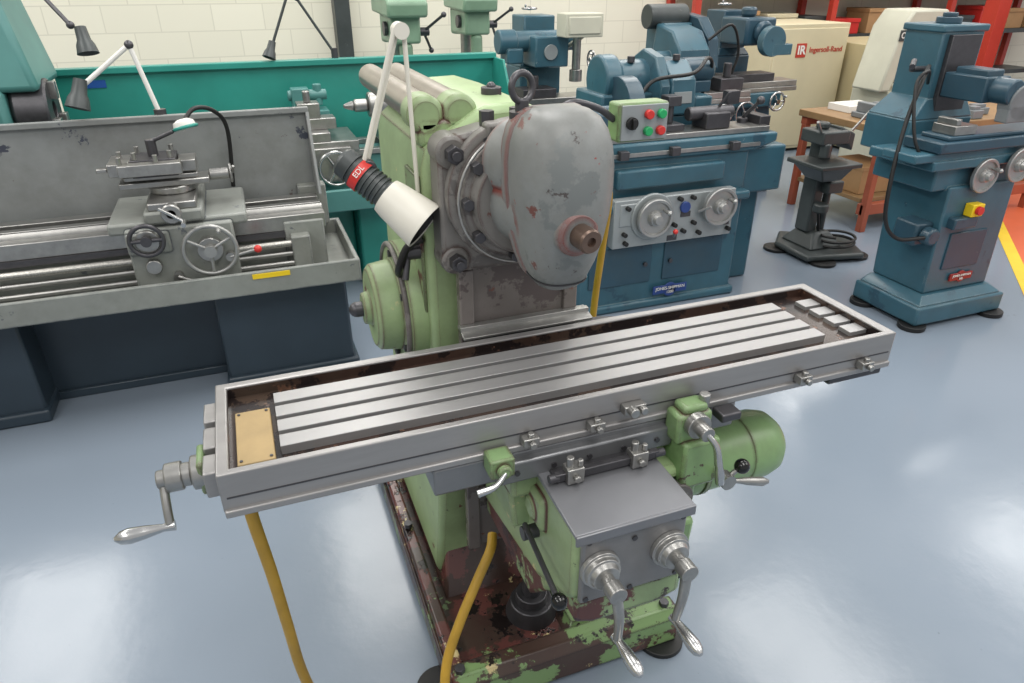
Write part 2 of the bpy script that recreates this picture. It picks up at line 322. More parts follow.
# table
tb=part('table',mill,tabm,[('p',(-.14,1.05,1.37,1.365),(.022,.016,.024,.020),.862,.893,.945),
 ('b',(-.138,1.043,.855),(1.368,1.30,.870)),('b',(.01,1.062,.842),(1.335,1.30,.856)),
 ('b',(-.165,1.09,.872),(-.139,1.15,.925)),('b',(-.165,1.17,.872),(-.139,1.24,.925)),('b',(-.165,1.26,.872),(-.139,1.33,.925))],.003)
part('coolant_trough',tb,trough,[('b',(-.1185,1.0655,.888),(1.3465,1.3455,.919))],0)
strips=[]
for i in range(4):
    y=1.110+i*.0515
    strips+= [('b',(-.03,y,.918),(1.215,y+.0385,.938)),('b',(1.292,y+.0,.918),(1.343,y+.038,.930))]
part('work_surface',tb,landm,strips,.0010)
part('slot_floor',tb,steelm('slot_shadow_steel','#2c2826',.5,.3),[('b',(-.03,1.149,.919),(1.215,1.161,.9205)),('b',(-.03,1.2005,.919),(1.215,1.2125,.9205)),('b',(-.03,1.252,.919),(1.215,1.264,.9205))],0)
part('trough_wall',tb,trough,[('p',(-.1175,1.0665,1.3455,1.3445),(.001,.001,.001,.001),.9195,.9196,.940)],0)
part('cover_plate',tb,tan,[('b',(-.105,1.080,.9195),(-.04,1.255,.936))],.002,label='tan rectangular plate')
parts('plate_screw',tb,steelD,screws([(-.098,1.09,.936),(-.047,1.09,.936),(-.098,1.245,.936),(-.047,1.245,.936)],(0,0,1),.003,.002),0)
part('back_rail',tb,steelD,[('x',[(.44,1.366)]+[(.63-.19*math.cos(a),1.366+.045*math.sin(a)) for a in [math.pi*i/12 for i in range(1,12)]]+[(.82,1.366)],'z',.925,.933)],.001)
part('edge_slot',tb,steelD,[('b',(-.13,1.0490,.893),(1.36,1.0505,.896))],0)
for x in (.43,.575,1.10,1.28):
    part('stop_dog',tb,steel,[('b',(x-.017,1.026,.873),(x+.017,1.049,.892)),('c',(x,1.025,.882),(x,1.014,.882),.008,.008,6),('c',(x+.002,1.037,.891),(x+.002,1.037,.90),.007)],.002)
part('stop_dog',tb,steel,[('b',(.635,1.028,.895),(.685,1.049,.915)),('c',(.650,1.03,.908),(.650,1.01,.908),.011),('c',(.675,1.03,.905),(.675,1.015,.905),.009)],.002)
part('table_slide',tb,steelD,[('b',(.92,1.08,.825),(1.33,1.12,.843)),('b',(1.20,1.055,.832),(1.36,1.2,.856))],.004)
parts('end_bracket',tb,greenclean,[('b',(1.369,1.10,.862),(1.395,1.2,.925)),('b',(-.178,1.13,.85),(-.164,1.2,.92))],.006)
lc=part('crank_handle',tb,steel,[('c',(-.165,1.16,.885),(-.19,1.16,.885),.032),('c',(-.19,1.16,.885),(-.225,1.16,.885),.022),('c',(-.225,1.16,.885),(-.25,1.16,.885),.017),('c',(-.205,1.16,.885),(-.235,1.16,.885),.027),
  ('t',[(-.240,1.16,.885),(-.240,1.13,.845),(-.240,1.115,.815)],.008)],.003)
part('grip',lc,chrome,[('l',(-.232,1.115,.812),(-1,0,-.02),[(0,.01),(.02,.007),(.05,.012),(.075,.0145),(.09,.012),(.1,.004),(.101,0)],20)],0)
# saddle
sdm=steelm('saddle_steel','#7e7f81',.38,.6,10,.08)
sd=part('saddle',mill,sdm,[('b',(.235,1.052,.785),(.93,1.40,.842)),('b',(.235,1.047,.79),(.93,1.06,.853)),('b',(.36,1.03,.79),(.76,1.06,.84))],.005)
part('saddle_base',mill,green,[('b',(.40,1.06,.72),(.86,1.42,.784)),('f',(.42,1.1,.82,1.42),.6,(.40,1.08,.86,1.42),.73)],.01)
parts('saddle_screw',sd,steelD,screws([(x,1.03,.815) for x in (.4,.48,.56,.64,.72)],(0,-1,0),.006,.004),0)
part('stop_rail',sd,steelD,[('b',(.465,.985,.805),(.70,1.0,.822)),('b',(.47,.99,.795),(.69,1.03,.805)),('c',(.452,.992,.812),(.475,.992,.812),.009),('c',(.69,.992,.812),(.715,.992,.812),.009)],.002)
for x in (.505,.65):
    part('trip_dog',sd,steel,[('b',(x-.018,.975,.80),(x+.018,1.005,.835)),('c',(x-.008,.99,.83),(x-.008,.99,.857),.008),('c',(x+.012,.985,.835),(x+.012,.985,.85),.006),('c',(x,.975,.815),(x,.965,.815),.008,.008,6)],.002)
v=part('oil_valve',mill,greenclean,[('b',(.335,1.0,.835),(.385,1.047,.878)),('c',(.360,1.0,.857),(.360,.985,.857),.014)],.004)
part('valve_lever',v,chrome,[('t',[(.360,.987,.857),(.335,.975,.842),(.30,.975,.835)],(.005,.008))],0)
fl=part('feed_box',mill,greenclean,[('b',(.745,.995,.815),(.83,1.047,.885)),('b',(.76,1.0,.88),(.82,1.045,.902)),('b',(.76,.98,.70),(.85,1.06,.82))],.008)
part('feed_hub',fl,steel,[('c',(.785,.995,.865),(.785,.945,.865),.016),('c',(.82,1.02,.885),(.82,1.02,.915),.012),('c',(.785,.995,.865),(.785,.975,.865),.028)],.002)
part('feed_lever',fl,chrome,[('t',[(.785,.95,.865),(.80,.935,.84),(.805,.925,.80)],(.006,.009),5),('l',(.805,.925,.805),(.1,-.15,-1),[(0,.007),(.03,.011),(.05,.009),(.055,0)],16)],0)
# knee
kn=part('knee',mill,green,[('x',[(.870,.775),(.870,.60),(.90,.575),(1.05,.49),(1.42,.42),(1.42,.77),(1.03,.78)],'x',.455,.70),('b',(.44,1.0,.66),(.78,1.42,.75)),('c',(.435,1.05,.70),(.465,1.05,.70),.035)],.02)
part('knee_front_plate',kn,frontplate,[('b',(.465,.856,.600),(.692,.872,.772))],.006)
part('knee_apron',kn,greenbad,[('x',[(.46,.545),(.50,.53),(.66,.53),(.70,.545),(.70,.602),(.46,.602)],'y',.862,.95)],.008)
parts('plate_bolt',kn,steelD,screws([(.477,.856,.612),(.68,.856,.612),(.477,.856,.76),(.68,.856,.76),(.575,.856,.61),(.575,.856,.74)],(0,-1,0),.006,.003),0)
part('way_cover',kn,steelm('cover_sheet','#808185',.4,.6,8,.05),[('x',[(.850,.782),(.850,.791),(1.035,.800),(1.035,.790)],'x',.445,.700),('b',(.445,.844,.768),(.700,.851,.791))],.002)
part('knee_column',kn,greenbad,[('f',(.46,1.1,.72,1.42),.38,(.46,.95,.70,1.42),.55)],.01)
for cx,zz,ang in ((.502,.69,.012),(.655,.69,-.012)):
    part('dial_collar',kn,steelL,[('l',(cx,.856,zz),(0,-1,0),[(0,.041),(.010,.041),(.011,.036),(.022,.036),(.023,.031),(.034,.027),(.034,0)],48)],.001,label='stepped steel dial collar')
    h=part('crank_handle',kn,steel,[('c',(cx,.825,zz),(cx,.800,zz),.014),
       ('c',(cx,.805,zz),(cx,.776,zz),.0185),('t',[(cx,.788,zz),(cx+ang*.6,.780,zz-.06),(cx+ang,.786,zz-.128)],(.0115,.0085),4)],.002)
    part('grip',h,chrome,[('l',(cx+ang,.796,zz-.128),(.05,-1,-.05),[(0,.010),(.02,.0085),(.045,.0125),(.07,.0145),(.085,.012),(.094,.005),(.095,0)],20)],0)
lv=part('clamp_lever',kn,steelD,[('c',(.455,1.05,.63),(.42,1.05,.63),.016),('t',[(.43,1.06,.645),(.42,.95,.65),(.41,.84,.655)],.006)],0)
part('lever_knob',lv,blackg,[('s',(.41,.835,.655),.0165)],0,label='black ball knob')
fr=part('feed_gearbox',mill,greenclean,[('b',(.70,1.0,.58),(.82,1.25,.74)),('c',(.80,1.12,.65),(.86,1.12,.65),.07),('f',(.70,.95,.775,1.2),.42,(.70,.93,.775,1.2),.66)],.012)
part('gear_cap',fr,platem,[('c',(.755,1.0,.68),(.755,.975,.68),.04)],.003)
part('pipe_fitting',fr,steelD,[('t',[(.735,.95,.62),(.745,.93,.6),(.75,.93,.5)],.007),('c',(.735,.945,.62),(.735,.92,.62),.014)],0)
tri=part('selector_lever',fr,steel,[('c',(.865,1.05,.715),(.865,.955,.715),.014),('c',(.865,.975,.715),(.865,.95,.715),.018),('t',[(.865,.965,.715),(.89,.96,.74)],.006,0),('l',(.87,.965,.71),(1,-.15,-.2),[(0,.006),(.03,.006),(.05,.009),(.09,.011),(.105,.005),(.106,0)],16),('t',[(.865,.965,.715),(.83,.965,.735)],.006,0)],0)
part('lever_knob',tri,blackg,[('s',(.898,.958,.747),.017)],0,label='black ball knob')
mt=part('feed_motor',mill,greenclean,[('l',(.82,1.13,.645),(1,0,0),[(0,.086),(.06,.086),(.062,.083),(.20,.083),(.202,.087),(.26,.086),(.29,.078),(.31,.06),(.315,.0)],48)],.002)
part('motor_band',mt,greenbad,[('l',(.885,1.13,.645),(1,0,0),[(0,.088),(.012,.088)],48)],0)
part('limit_switch',mill,steelD,[('b',(.86,1.0,.84),(.91,1.04,.86))],.004)
# hoses
solo('hose',yellow,[('t',[(-.10,1.13,.85),(-.105,1.135,.78),(-.095,1.16,.6),(-.088,1.19,.4),(-.082,1.23,.2),(-.06,1.24,.06),(.0,1.15,.018),(.1,.9,.018),(.12,.6,.018)],.0125,8)],'yellow rubber hose hanging under the steel table end','hose',0)
solo('hose',yellow,[('t',[(.43,1.28,.42),(.41,1.24,.41),(.36,1.2,.36),(.30,1.16,.28),(.255,1.13,.19),(.235,1.09,.10),(.225,1.02,.018),(.22,.7,.018)],.0125,8)],'yellow rubber hose looping out over the machine base','hose',0)
solo('hose',yellow,[('t',[(.80,1.62,1.27),(.86,1.62,1.245),(.895,1.63,1.17),(.895,1.65,1.0),(.885,1.66,.8),(.87,1.66,.4),(.80,1.7,.15)],.010,8)],'yellow rubber hose beside the green column','hose',0)
# work lamp on mill
wl=thing('work_lamp',(.31,1.52,1.3),'white and grey jointed machine lamp with red band','lamp')
d=Vector((.165,-.125,-.148)).normalized();p0=Vector((.187,1.535,1.345))
part('lamp_body',wl,dkgrey,[('l',p0,d,[(0,.0),(.002,.026),(.01,.033),(.03,.033)]+sum([[(.03+.011*i,.035),(.034+.011*i,.035),(.035+.011*i,.031),(.040+.011*i,.031)] for i in range(8)],[])+[(.125,.037),(.13,.02)],36)],0)
lband=part('label_band',wl,red,[('l',p0+d*.046,d,[(0,.0362),(.020,.0362)],36)],0,label='red label band')
nrm=Vector((-.2,-1.5,.5));nrm=(nrm-d*nrm.dot(d)).normalized()
tt=text('EDL',lband,white,tuple(p0+d*.056+nrm*.0365),(0,0,0),.0165,.0004)
tx=nrm.cross(d)
M3=Matrix((tx,-d,nrm)).transposed()
if M3.determinant()<0: M3=Matrix((-tx,-d,nrm)).transposed()
tt.rotation_euler=M3.to_euler()
part('lamp_shade',wl,lampw,[('l',p0+d*.122,d,[(0,.028),(.002,.040),(.02,.044),(.08,.052),(.104,.0555),(.108,.0555),(.108,.052),(.03,.037),(.03,.0)],40)],0,label='cream white lamp shade')
part('lamp_interior',wl,black,[('l',p0+d*.154,d,[(0,.0),(.001,.0385),(.0735,.0525),(.074,.050),(.02,.03),(.02,.0)],40)],0)
part('lamp_arm',wl,lampw,[('c',(.322,1.5,1.60),(.242,1.515,1.345),.006,.006,10),('c',(.335,1.5,1.60),(.345,1.5,1.20),.005,.005,10),('c',(.328,1.485,1.595),(.328,1.52,1.595),.016),('c',(.315,1.49,1.60),(.232,1.50,1.345),.005,.005,10)],0)
part('mounting_bracket',wl,steelD,[('b',(.325,1.48,1.18),(.352,1.52,1.24)),('c',(.24,1.49,1.33),(.24,1.53,1.33),.016)],.003)
# ------------------------------------------------------------ GREY LATHE
la=thing('lathe',(-.8,3.2,0),'grey metal lathe on navy blue cabinet base with chip tray','machine')
part('pedestal',la,navy,[('b',(-2.3,3.02,.02),(-.97,3.5,.5)),('b',(-2.32,3.0,0),(-.96,3.52,.06))],.012)
part('pedestal',la,navy,[('b',(-.24,3.02,.02),(.33,3.5,.5)),('b',(-.25,3.0,0),(.35,3.52,.06))],.012)
part('centre_panel',la,navy,[('b',(-.98,3.2,.0),(-.23,3.5,.5)),('b',(-.98,3.18,.0),(-.23,3.2,.04))],.005)
part('chip_tray',la,lgrey,[('p',(-2.3,2.88,.385,3.5),(.03,.02,.02,.02),.5,.525,.60)],.006)
part('tray_sticker',la,yel,[('b',(-.06,2.876,.571),(.09,2.8805,.591))],0)
part('bed',la,lgrey,[('b',(-2.2,3.1,.53),(.27,3.36,.70)),('b',(.10,3.06,.53),(.27,3.4,.74))],.008)
parts('bed_way',la,steel,[('b',(-2.2,3.07,.70),(.28,3.13,.765)),('x',[(3.14,.76),(3.155,.785),(3.17,.76),(3.17,.70),(3.14,.70)],'x',-2.2,.28),('b',(-2.2,3.24,.70),(.28,3.28,.765)),('b',(-2.2,3.32,.70),(.28,3.38,.77))],.003)
part('feed_rack',la,steelD,[('b',(-2.2,3.06,.675),(.1,3.08,.7))],0)
part('lead_screw',la,steelm('screw','#a8a6a0',.3,.8,150,.4),[('c',(-2.2,3.03,.655),(.2,3.03,.655),.015)],0)
part('feed_shaft',la,steel,[('c',(-2.2,3.03,.61),(.2,3.03,.61),.012)],0)
part('control_shaft',la,steel,[('c',(-2.2,3.02,.57),(.2,3.02,.57),.011)],0)
part('shaft_bracket',la,lgrey,[('b',(.12,3.0,.55),(.2,3.07,.69))],.006)
ap=part('carriage',la,lgrey,[('b',(-.50,2.97,.56),(-.10,3.06,.80)),('b',(-.56,3.0,.775),(-.04,3.42,.82)),('b',(-.42,2.98,.81),(-.2,3.42,.86)),('b',(-.50,2.955,.70),(-.34,2.975,.79))],.01)
part('handwheel',ap,satin,hw((-.20,2.93,.70),(0,-1,0),.10,.009,3,ph=.5),0)
parts('dial',ap,steel,[('c',(-.20,2.97,.70),(-.20,2.93,.70),.05),('c',(-.42,2.955,.76),(-.42,2.93,.76),.045),('c',(-.42,2.97,.65),(-.42,2.94,.65),.03)],.003)
part('handwheel',ap,steelD,[('o',(-.42,2.92,.77),(0,-1,0),.06,.009),('c',(-.48,2.92,.77),(-.36,2.92,.77),.008),('c',(-.42,2.97,.77),(-.42,2.9,.77),.02)],0)
lv=part('engage_lever',ap,steel,[('c',(-.13,2.96,.66),(-.13,2.93,.66),.018),('t',[(-.13,2.935,.66),(-.03,2.93,.68)],.007,0)],0)
part('half_nut_lever',ap,steel,[('c',(-.34,2.975,.60),(-.34,2.94,.60),.018),('t',[(-.34,2.94,.6),(-.26,2.92,.57)],.007,0),('s',(-.26,2.92,.57),.013)],0)
part('lever_knob',lv,red,[('s',(-.02,2.93,.682),.016)],0,label='red ball knob')
part('cross_slide',ap,steel,[('b',(-.40,3.0,.86),(-.22,3.4,.89)),('c',(-.31,3.0,.87),(-.31,2.9,.87),.022),('c',(-.31,2.92,.87),(-.31,2.90,.87),.038),('c',(-.31,3.2,.89),(-.31,3.2,.92),.09)],.005)
part('cross_slide_crank',ap,chrome,[('t',[(-.31,2.895,.87),(-.27,2.89,.84)],.007,0),('c',(-.27,2.89,.84),(-.27,2.84,.84),.009),('t',[(-.31,2.895,.87),(-.35,2.89,.90)],.007,0)],0)
part('compound_slide',ap,steel,[('b',(-.50,3.13,.92),(-.16,3.25,.945)),('b',(-.48,3.15,.945),(-.20,3.23,.965)),('c',(-.16,3.2,.94),(-.08,3.2,.94),.024),('c',(-.08,3.2,.94),(-.07,3.2,.94),.04),('t',[(-.07,3.2,.94),(-.06,3.14,.98)],.007,0)],.004)
tp=part('toolpost',ap,steelD,[('b',(-.44,3.12,.965),(-.27,3.28,1.035)),('c',(-.355,3.2,1.03),(-.355,3.2,1.10),.02),('t',[(-.355,3.2,1.09),(-.26,3.17,1.13)],.008,0)],.003)
parts('tool_holder',tp,steel,[('b',(-.52,3.10,.98),(-.442,3.28,1.03)),('b',(-.48,3.06,.985),(-.25,3.118,1.03)),('b',(-.268,3.14,.975),(-.20,3.27,1.02)),('b',(-.56,3.11,1.0),(-.522,3.14,1.015))],.003)
parts('clamp_screw',tp,steel,screws([(-.42,3.14,1.034),(-.42,3.26,1.034),(-.29,3.14,1.034),(-.29,3.26,1.034),(-.47,3.09,1.03),(-.34,3.09,1.03),(-.48,3.2,1.03)],(0,0,1),.009,.03),.001)
part('splash_guard',la,lgrey2,[('x',[(-2.2,.62),(.30,.62),(.30,1.13),(-2.2,1.15)],'y',3.46,3.475),('b',(-2.2,3.44,1.125),(.30,3.47,1.15)),('x',[(3.30,.78),(3.46,.78),(3.46,1.13),(3.44,1.13)],'x',.285,.30)],.004)
part('guard_bracket',la,lgrey,[('b',(.2,3.4,.605),(.33,3.478,.8))],.006)
gl=thing('magnifier_lamp',(-.2,3.45,1.1),'flexible gooseneck lamp with small white head on the lathe','lamp')
part('gooseneck',gl,black,[('t',[(-.08,3.44,.82),(-.06,3.4,1.08),(-.1,3.3,1.18),(-.17,3.25,1.20),(-.22,3.2,1.155)],.009,8)],0)
part('lamp_head',gl,white,[('l',(-.22,3.2,1.17),(.2,-.2,-1),[(0,.02),(.01,.04),(.03,.045),(.04,.042),(.04,0)],28)],0)
part('lamp_rim',gl,teal,[('o',(-.213,3.193,1.138),(.2,-.2,-1),.044,.007)],0)
def jlamp(pts,headp,hd,label,s=1,armm=white):
    o=thing('work_lamp',pts[0],label,'lamp')
    parts('lamp_arm',o,armm,[('c',pts[i],pts[i+1],.010*s,.010*s,10) for i in range(len(pts)-1)],0)
    parts('arm_joint',o,steelD,[('s',p,.018*s) for p in pts[1:]]+[('c',Vector(pts[0])-Vector((0,0,.03)),Vector(pts[0])+Vector((0,0,.03)),.025*s)],0)
    part('lamp_shade',o,dkgrey,[('l',headp,hd,[(-.04*s,0),(-.038*s,.025*s),(.02*s,.03*s),(.04*s,.04*s),(.08*s,.048*s),(.075*s,.043*s),(.03*s,.02*s)],28)],0)
    return o
jlamp([(-.32,3.485,1.14),(-.38,3.485,1.43),(-.60,3.485,1.27)],(-.60,3.47,1.27),(-.3,-.3,-1),'jointed machine lamp with white arms and dark head')
jlamp([(-1.2,4.15,1.64),(-.95,3.95,1.95),(-.60,3.65,1.50)],(-.56,3.62,1.46),(.1,-.3,-1),'thin armed machine lamp with dark shade over teal lathe',.9,steelD)
jlamp([(.60,4.62,1.26),(.42,4.62,1.56),(.38,4.62,1.60),(.25,4.62,1.32)],(.24,4.6,1.31),(-.4,-.3,-1),'jointed lamp with black conical shade above teal guard',.8,dkgrey)
# ------------------------------------------------------------ TEAL LATHE
tl=thing('lathe',(.3,4.2,0),'teal lathe with long teal splash guard','machine')
part('splash_guard',tl,teal,[('b',(-.9,4.6,.6),(1.62,4.63,1.21)),('b',(-.9,4.57,1.2),(1.62,4.64,1.235)),('x',[(4.2,.6),(4.6,.6),(4.6,1.21),(4.4,1.21),(4.2,.9)],'x',1.6,1.615)],.005)
parts('cabinet',tl,teal,[('b',(-1.4,4.0,0),(-.3,4.6,.52)),('b',(.55,4.0,0),(1.4,4.6,.52)),('b',(-.3,4.15,.0),(.55,4.6,.5))],.015)
part('chip_tray',tl,teald,[('p',(-1.4,3.84,1.56,4.6),(.03,.03,.03,.03),.52,.56,.64)],.006)
part('bed',tl,teald,[('b',(-1.3,4.05,.56),(1.45,4.35,.78))],.008)
parts('bed_way',tl,steel,[('b',(-1.0,4.03,.78),(1.45,4.09,.81)),('b',(-1.0,4.31,.78),(1.45,4.37,.81))],.003)
part('headstock',tl,teald,[('b',(-1.9,3.95,.75),(-1.0,4.5,1.22)),('f',(-1.9,3.97,-.85,4.5),1.2,(-1.9,4.05,-.93,4.5),1.62)],.03)
part('chuck',tl,steelD,[('l',(-1.0,4.12,1.10),(1,0,0),[(0,.12),(.02,.145),(.15,.145),(.16,.135),(.16,.04),(.13,.04),(.13,0)],40)],.003)
parts('chuck_jaw',tl,steel,[('b',(-.845,4.10,1.15),(-.81,4.14,1.23)),('b',(-.845,4.17,1.03),(-.81,4.23,1.07)),('b',(-.845,4.01,1.03),(-.81,4.07,1.07))],.003)
part('spec_plate',tl,white,[('b',(-1.3,3.944,1.0),(-1.12,3.95,1.16))],0,label='white printed plate')
cr=part('carriage',tl,steel,[('b',(.2,3.98,.65),(.55,4.03,.84)),('b',(.15,4.0,.812),(.6,4.4,.87)),('b',(.3,4.0,.87),(.45,4.4,.92)),('b',(.22,4.1,.92),(.5,4.22,.98)),('b',(.3,4.1,.98),(.42,4.22,1.06)),('c',(.36,4.16,1.06),(.36,4.16,1.12),.02)],.005)
part('handwheel',cr,chrome,hw((.45,3.92,.74),(0,-1,0),.09,.009,3),0)
rs=part('rear_toolpost',cr,teald,[('b',(.26,4.35,.92),(.5,4.5,.98)),('b',(.30,4.38,.98),(.40,4.48,1.10)),('c',(.28,4.42,1.06),(.50,4.42,1.06),.03),('c',(.45,4.42,1.0),(.45,4.42,1.12),.025)],.006)
ts=part('tailstock',tl,steel,[('b',(.75,4.03,.812),(1.05,4.37,.88)),('c',(.7,4.2,1.02),(1.1,4.2,1.02),.07),('b',(.8,4.13,.86),(1.02,4.27,1.02)),('c',(.62,4.2,1.02),(.7,4.2,1.02),.035),('c',(.56,4.2,1.02),(.62,4.2,1.02),.01,.03)],.01)
part('handwheel',ts,chrome,hw((1.16,4.2,1.02),(1,0,0),.09,.01,3),0)
part('safety_sign',tl,signblue,[('b',(-.78,4.594,1.13),(-.66,4.5995,1.17))],0,label='small blue sign')
# ------------------------------------------------------------ BLUE GRINDER
bg=thing('cylindrical_grinder',(2.1,3.4,0),'blue cylindrical grinder with two steel handwheels','machine')
part('cabinet',bg,blue,[('b',(1.56,3.12,.02),(2.56,3.75,.60)),('b',(1.54,3.10,0),(2.58,3.77,.05)),('b',(1.52,3.08,.58),(2.58,3.77,.63))],.015)
parts('cabinet_door',bg,blueD,[('b',(1.62,3.112,.16),(2.0,3.119,.38)),('b',(2.08,3.112,.16),(2.46,3.119,.38))],.004)
parts('door_knob',bg,steelD,[('c',(1.96,3.112,.27),(1.96,3.098,.27),.012),('c',(2.12,3.112,.27),(2.12,3.098,.27),.012)],.001)
part('wing',bg,blue,[('b',(2.585,3.3,0),(2.82,3.7,.58)),('b',(2.585,3.18,.58),(2.86,3.7,.84))],.015)
part('body',bg,blue,[('b',(1.6,3.15,.62),(2.58,3.75,.84)),('x',[(1.46,.875),(1.6,.835),(2.6,.835),(2.74,.875),(2.74,.925),(1.46,.925)],'y',3.13,3.4),('b',(1.65,3.4,.84),(2.5,3.8,1.0)),('b',(1.75,3.10,.70),(2.40,3.16,.80))],.012)
part('trip_rail',bg,steel,[('b',(1.55,3.118,.862),(2.62,3.13,.882))],.001)
parts('trip_dog',bg,steelD,[('b',(x,3.09,.855),(x+.05,3.13,.90)) for x in (1.75,2.05,2.42)],.003)
cp=part('control_panel',bg,panelm,[('b',(1.72,3.06,.40),(2.46,3.119,.66)),('b',(1.75,3.055,.52),(1.85,3.065,.64)),('c',(1.94,3.065,.56),(1.94,3.045,.56),.125),('c',(2.34,3.065,.58),(2.34,3.045,.58),.085)],.008)
for x,z in ((1.94,.56),(2.34,.58)):
    part('handwheel',cp,satin,dish(x,3.05,z,.104),0)
part('dial_face',cp,badgeblue,[('c',(2.14,3.06,.59),(2.14,3.045,.59),.03)],.002)
parts('control_knob',cp,black,[('c',(x,3.06,z),(x,3.03,z),.012) for x,z in ((2.08,.5),(2.2,.5),(2.14,.46),(1.79,.62),(2.1,.64),(2.18,.64),(1.78,.48),(1.79,.43),(2.24,.44),(2.43,.44))],.002)
parts('instruction_plate',cp,steelD,[('b',(x,3.056,z),(x+.06,3.061,z+.03)) for x,z in ((2.05,.41),(2.12,.535),(2.38,.46),(1.76,.56))],.001)
parts('feed_lever',cp,satin,[('t',[(2.08,3.04,.44),(2.05,2.99,.48)],.007,0),('t',[(2.22,3.04,.56),(2.25,2.98,.60)],.007,0)],0)
part('lever_knob',cp,red,[('s',(2.05,2.985,.485),.014)],0,label='red knob')
whd=part('wheel_head',bg,blue,[('b',(1.8,3.42,1.0),(2.2,3.75,1.12)),('l',(1.82,3.55,1.18),(1,0,0),[(0,.0),(.005,.13),(.10,.13),(.11,.1),(.28,.1),(.29,.11),(.34,.11),(.35,0)],40),('x',[(3.38,1.0),(3.40,1.18),(3.5,1.27),(3.7,1.27),(3.75,1.0)],'x',2.2,2.36),('b',(2.36,3.4,1.0),(2.48,3.7,1.09))],.012)
parts('head_bolt',whd,steelD,[('c',(x,3.46,z),(x,3.43,z),.012,.012,6) for x,z in ((1.95,1.11),(2.02,1.11),(2.1,1.11))]+[('c',(x,3.5,1.27),(x,3.5,1.30),.02) for x in (2.0,2.28)],.001)
part('drive_motor',whd,blueD,[('l',(2.38,3.6,1.20),(1,0,0),[(0,.07),(.18,.07),(.2,.05),(.2,0)],32),('b',(2.40,3.52,1.09),(2.54,3.68,1.15))],.004)
part('belt_guard',whd,blue,[('x',[(3.36,1.03),(3.34,1.16),(3.42,1.30),(3.56,1.33),(3.66,1.28),(3.70,1.1),(3.6,1.0)],'x',2.10,2.16)],.008)
part('maker_label',whd,panelm,[('b',(2.22,3.385,1.06),(2.33,3.40,1.12),(-6,0,0))],.001)
part('junction_box',bg,blueD,[('b',(2.46,3.42,.84),(2.57,3.56,.98))],.006)
part('switch_pedestal',bg,steelD,[('c',(2.52,3.3,.925),(2.52,3.3,1.08),.014),('b',(2.48,3.27,1.06),(2.56,3.32,1.13))],.004)
part('wheel_guard',bg,blueD,[('l',(1.86,3.38,1.06),(1,0,0),[(0,.0),(.0,.16),(.09,.16),(.09,0)],40),('b',(1.86,3.24,.98),(1.95,3.3,1.12))],.004)
part('work_head',bg,blueD,[('b',(1.55,3.16,.955),(1.78,3.36,1.08)),('c',(1.6,3.26,1.05),(1.84,3.26,1.05),.05),('c',(1.58,3.26,1.08),(1.58,3.26,1.14),.03)],.015)
part('work_table',bg,steel,[('b',(1.5,3.16,.926),(2.70,3.34,.955))],.003)
part('tailstock',bg,steelD,[('b',(2.3,3.18,.955),(2.45,3.32,1.04)),('c',(2.22,3.25,1.03),(2.5,3.25,1.03),.035),('t',[(2.4,3.25,1.04),(2.44,3.2,1.14)],.008,0)],.008)
part('dresser_bracket',bg,steelD,[('b',(2.06,3.2,.955),(2.18,3.33,.99)),('c',(2.12,3.26,.99),(2.12,3.26,1.1),.018),('b',(2.08,3.22,1.08),(2.16,3.3,1.13))],.004)
part('coolant_pipe',bg,black,[('t',[(2.5,3.6,.95),(2.55,3.55,1.2),(2.45,3.45,1.28),(2.3,3.35,1.22),(2.05,3.32,1.20),(1.95,3.3,1.12)],.010)],0)
part('hydraulic_lever',bg,steelD,[('c',(2.62,3.3,.925),(2.62,3.3,.98),.03),('t',[(2.62,3.3,.98),(2.66,3.22,1.08)],.01,0),('s',(2.66,3.22,1.08),.022),('b',(2.66,3.2,.925),(2.73,3.36,1.0))],.004)
nb=part('name_plate',bg,badgeblue,[('b',(2.02,3.093,.078),(2.24,3.0995,.128)),('c',(2.13,3.0995,.10),(2.13,3.093,.10),.042)],.002,label='blue nameplate')
text('JONES-SHIPMAN',nb,white,(2.13,3.091,.110),(90,0,0),.026);text('1300',nb,white,(2.13,3.091,.085),(90,0,0),.024)
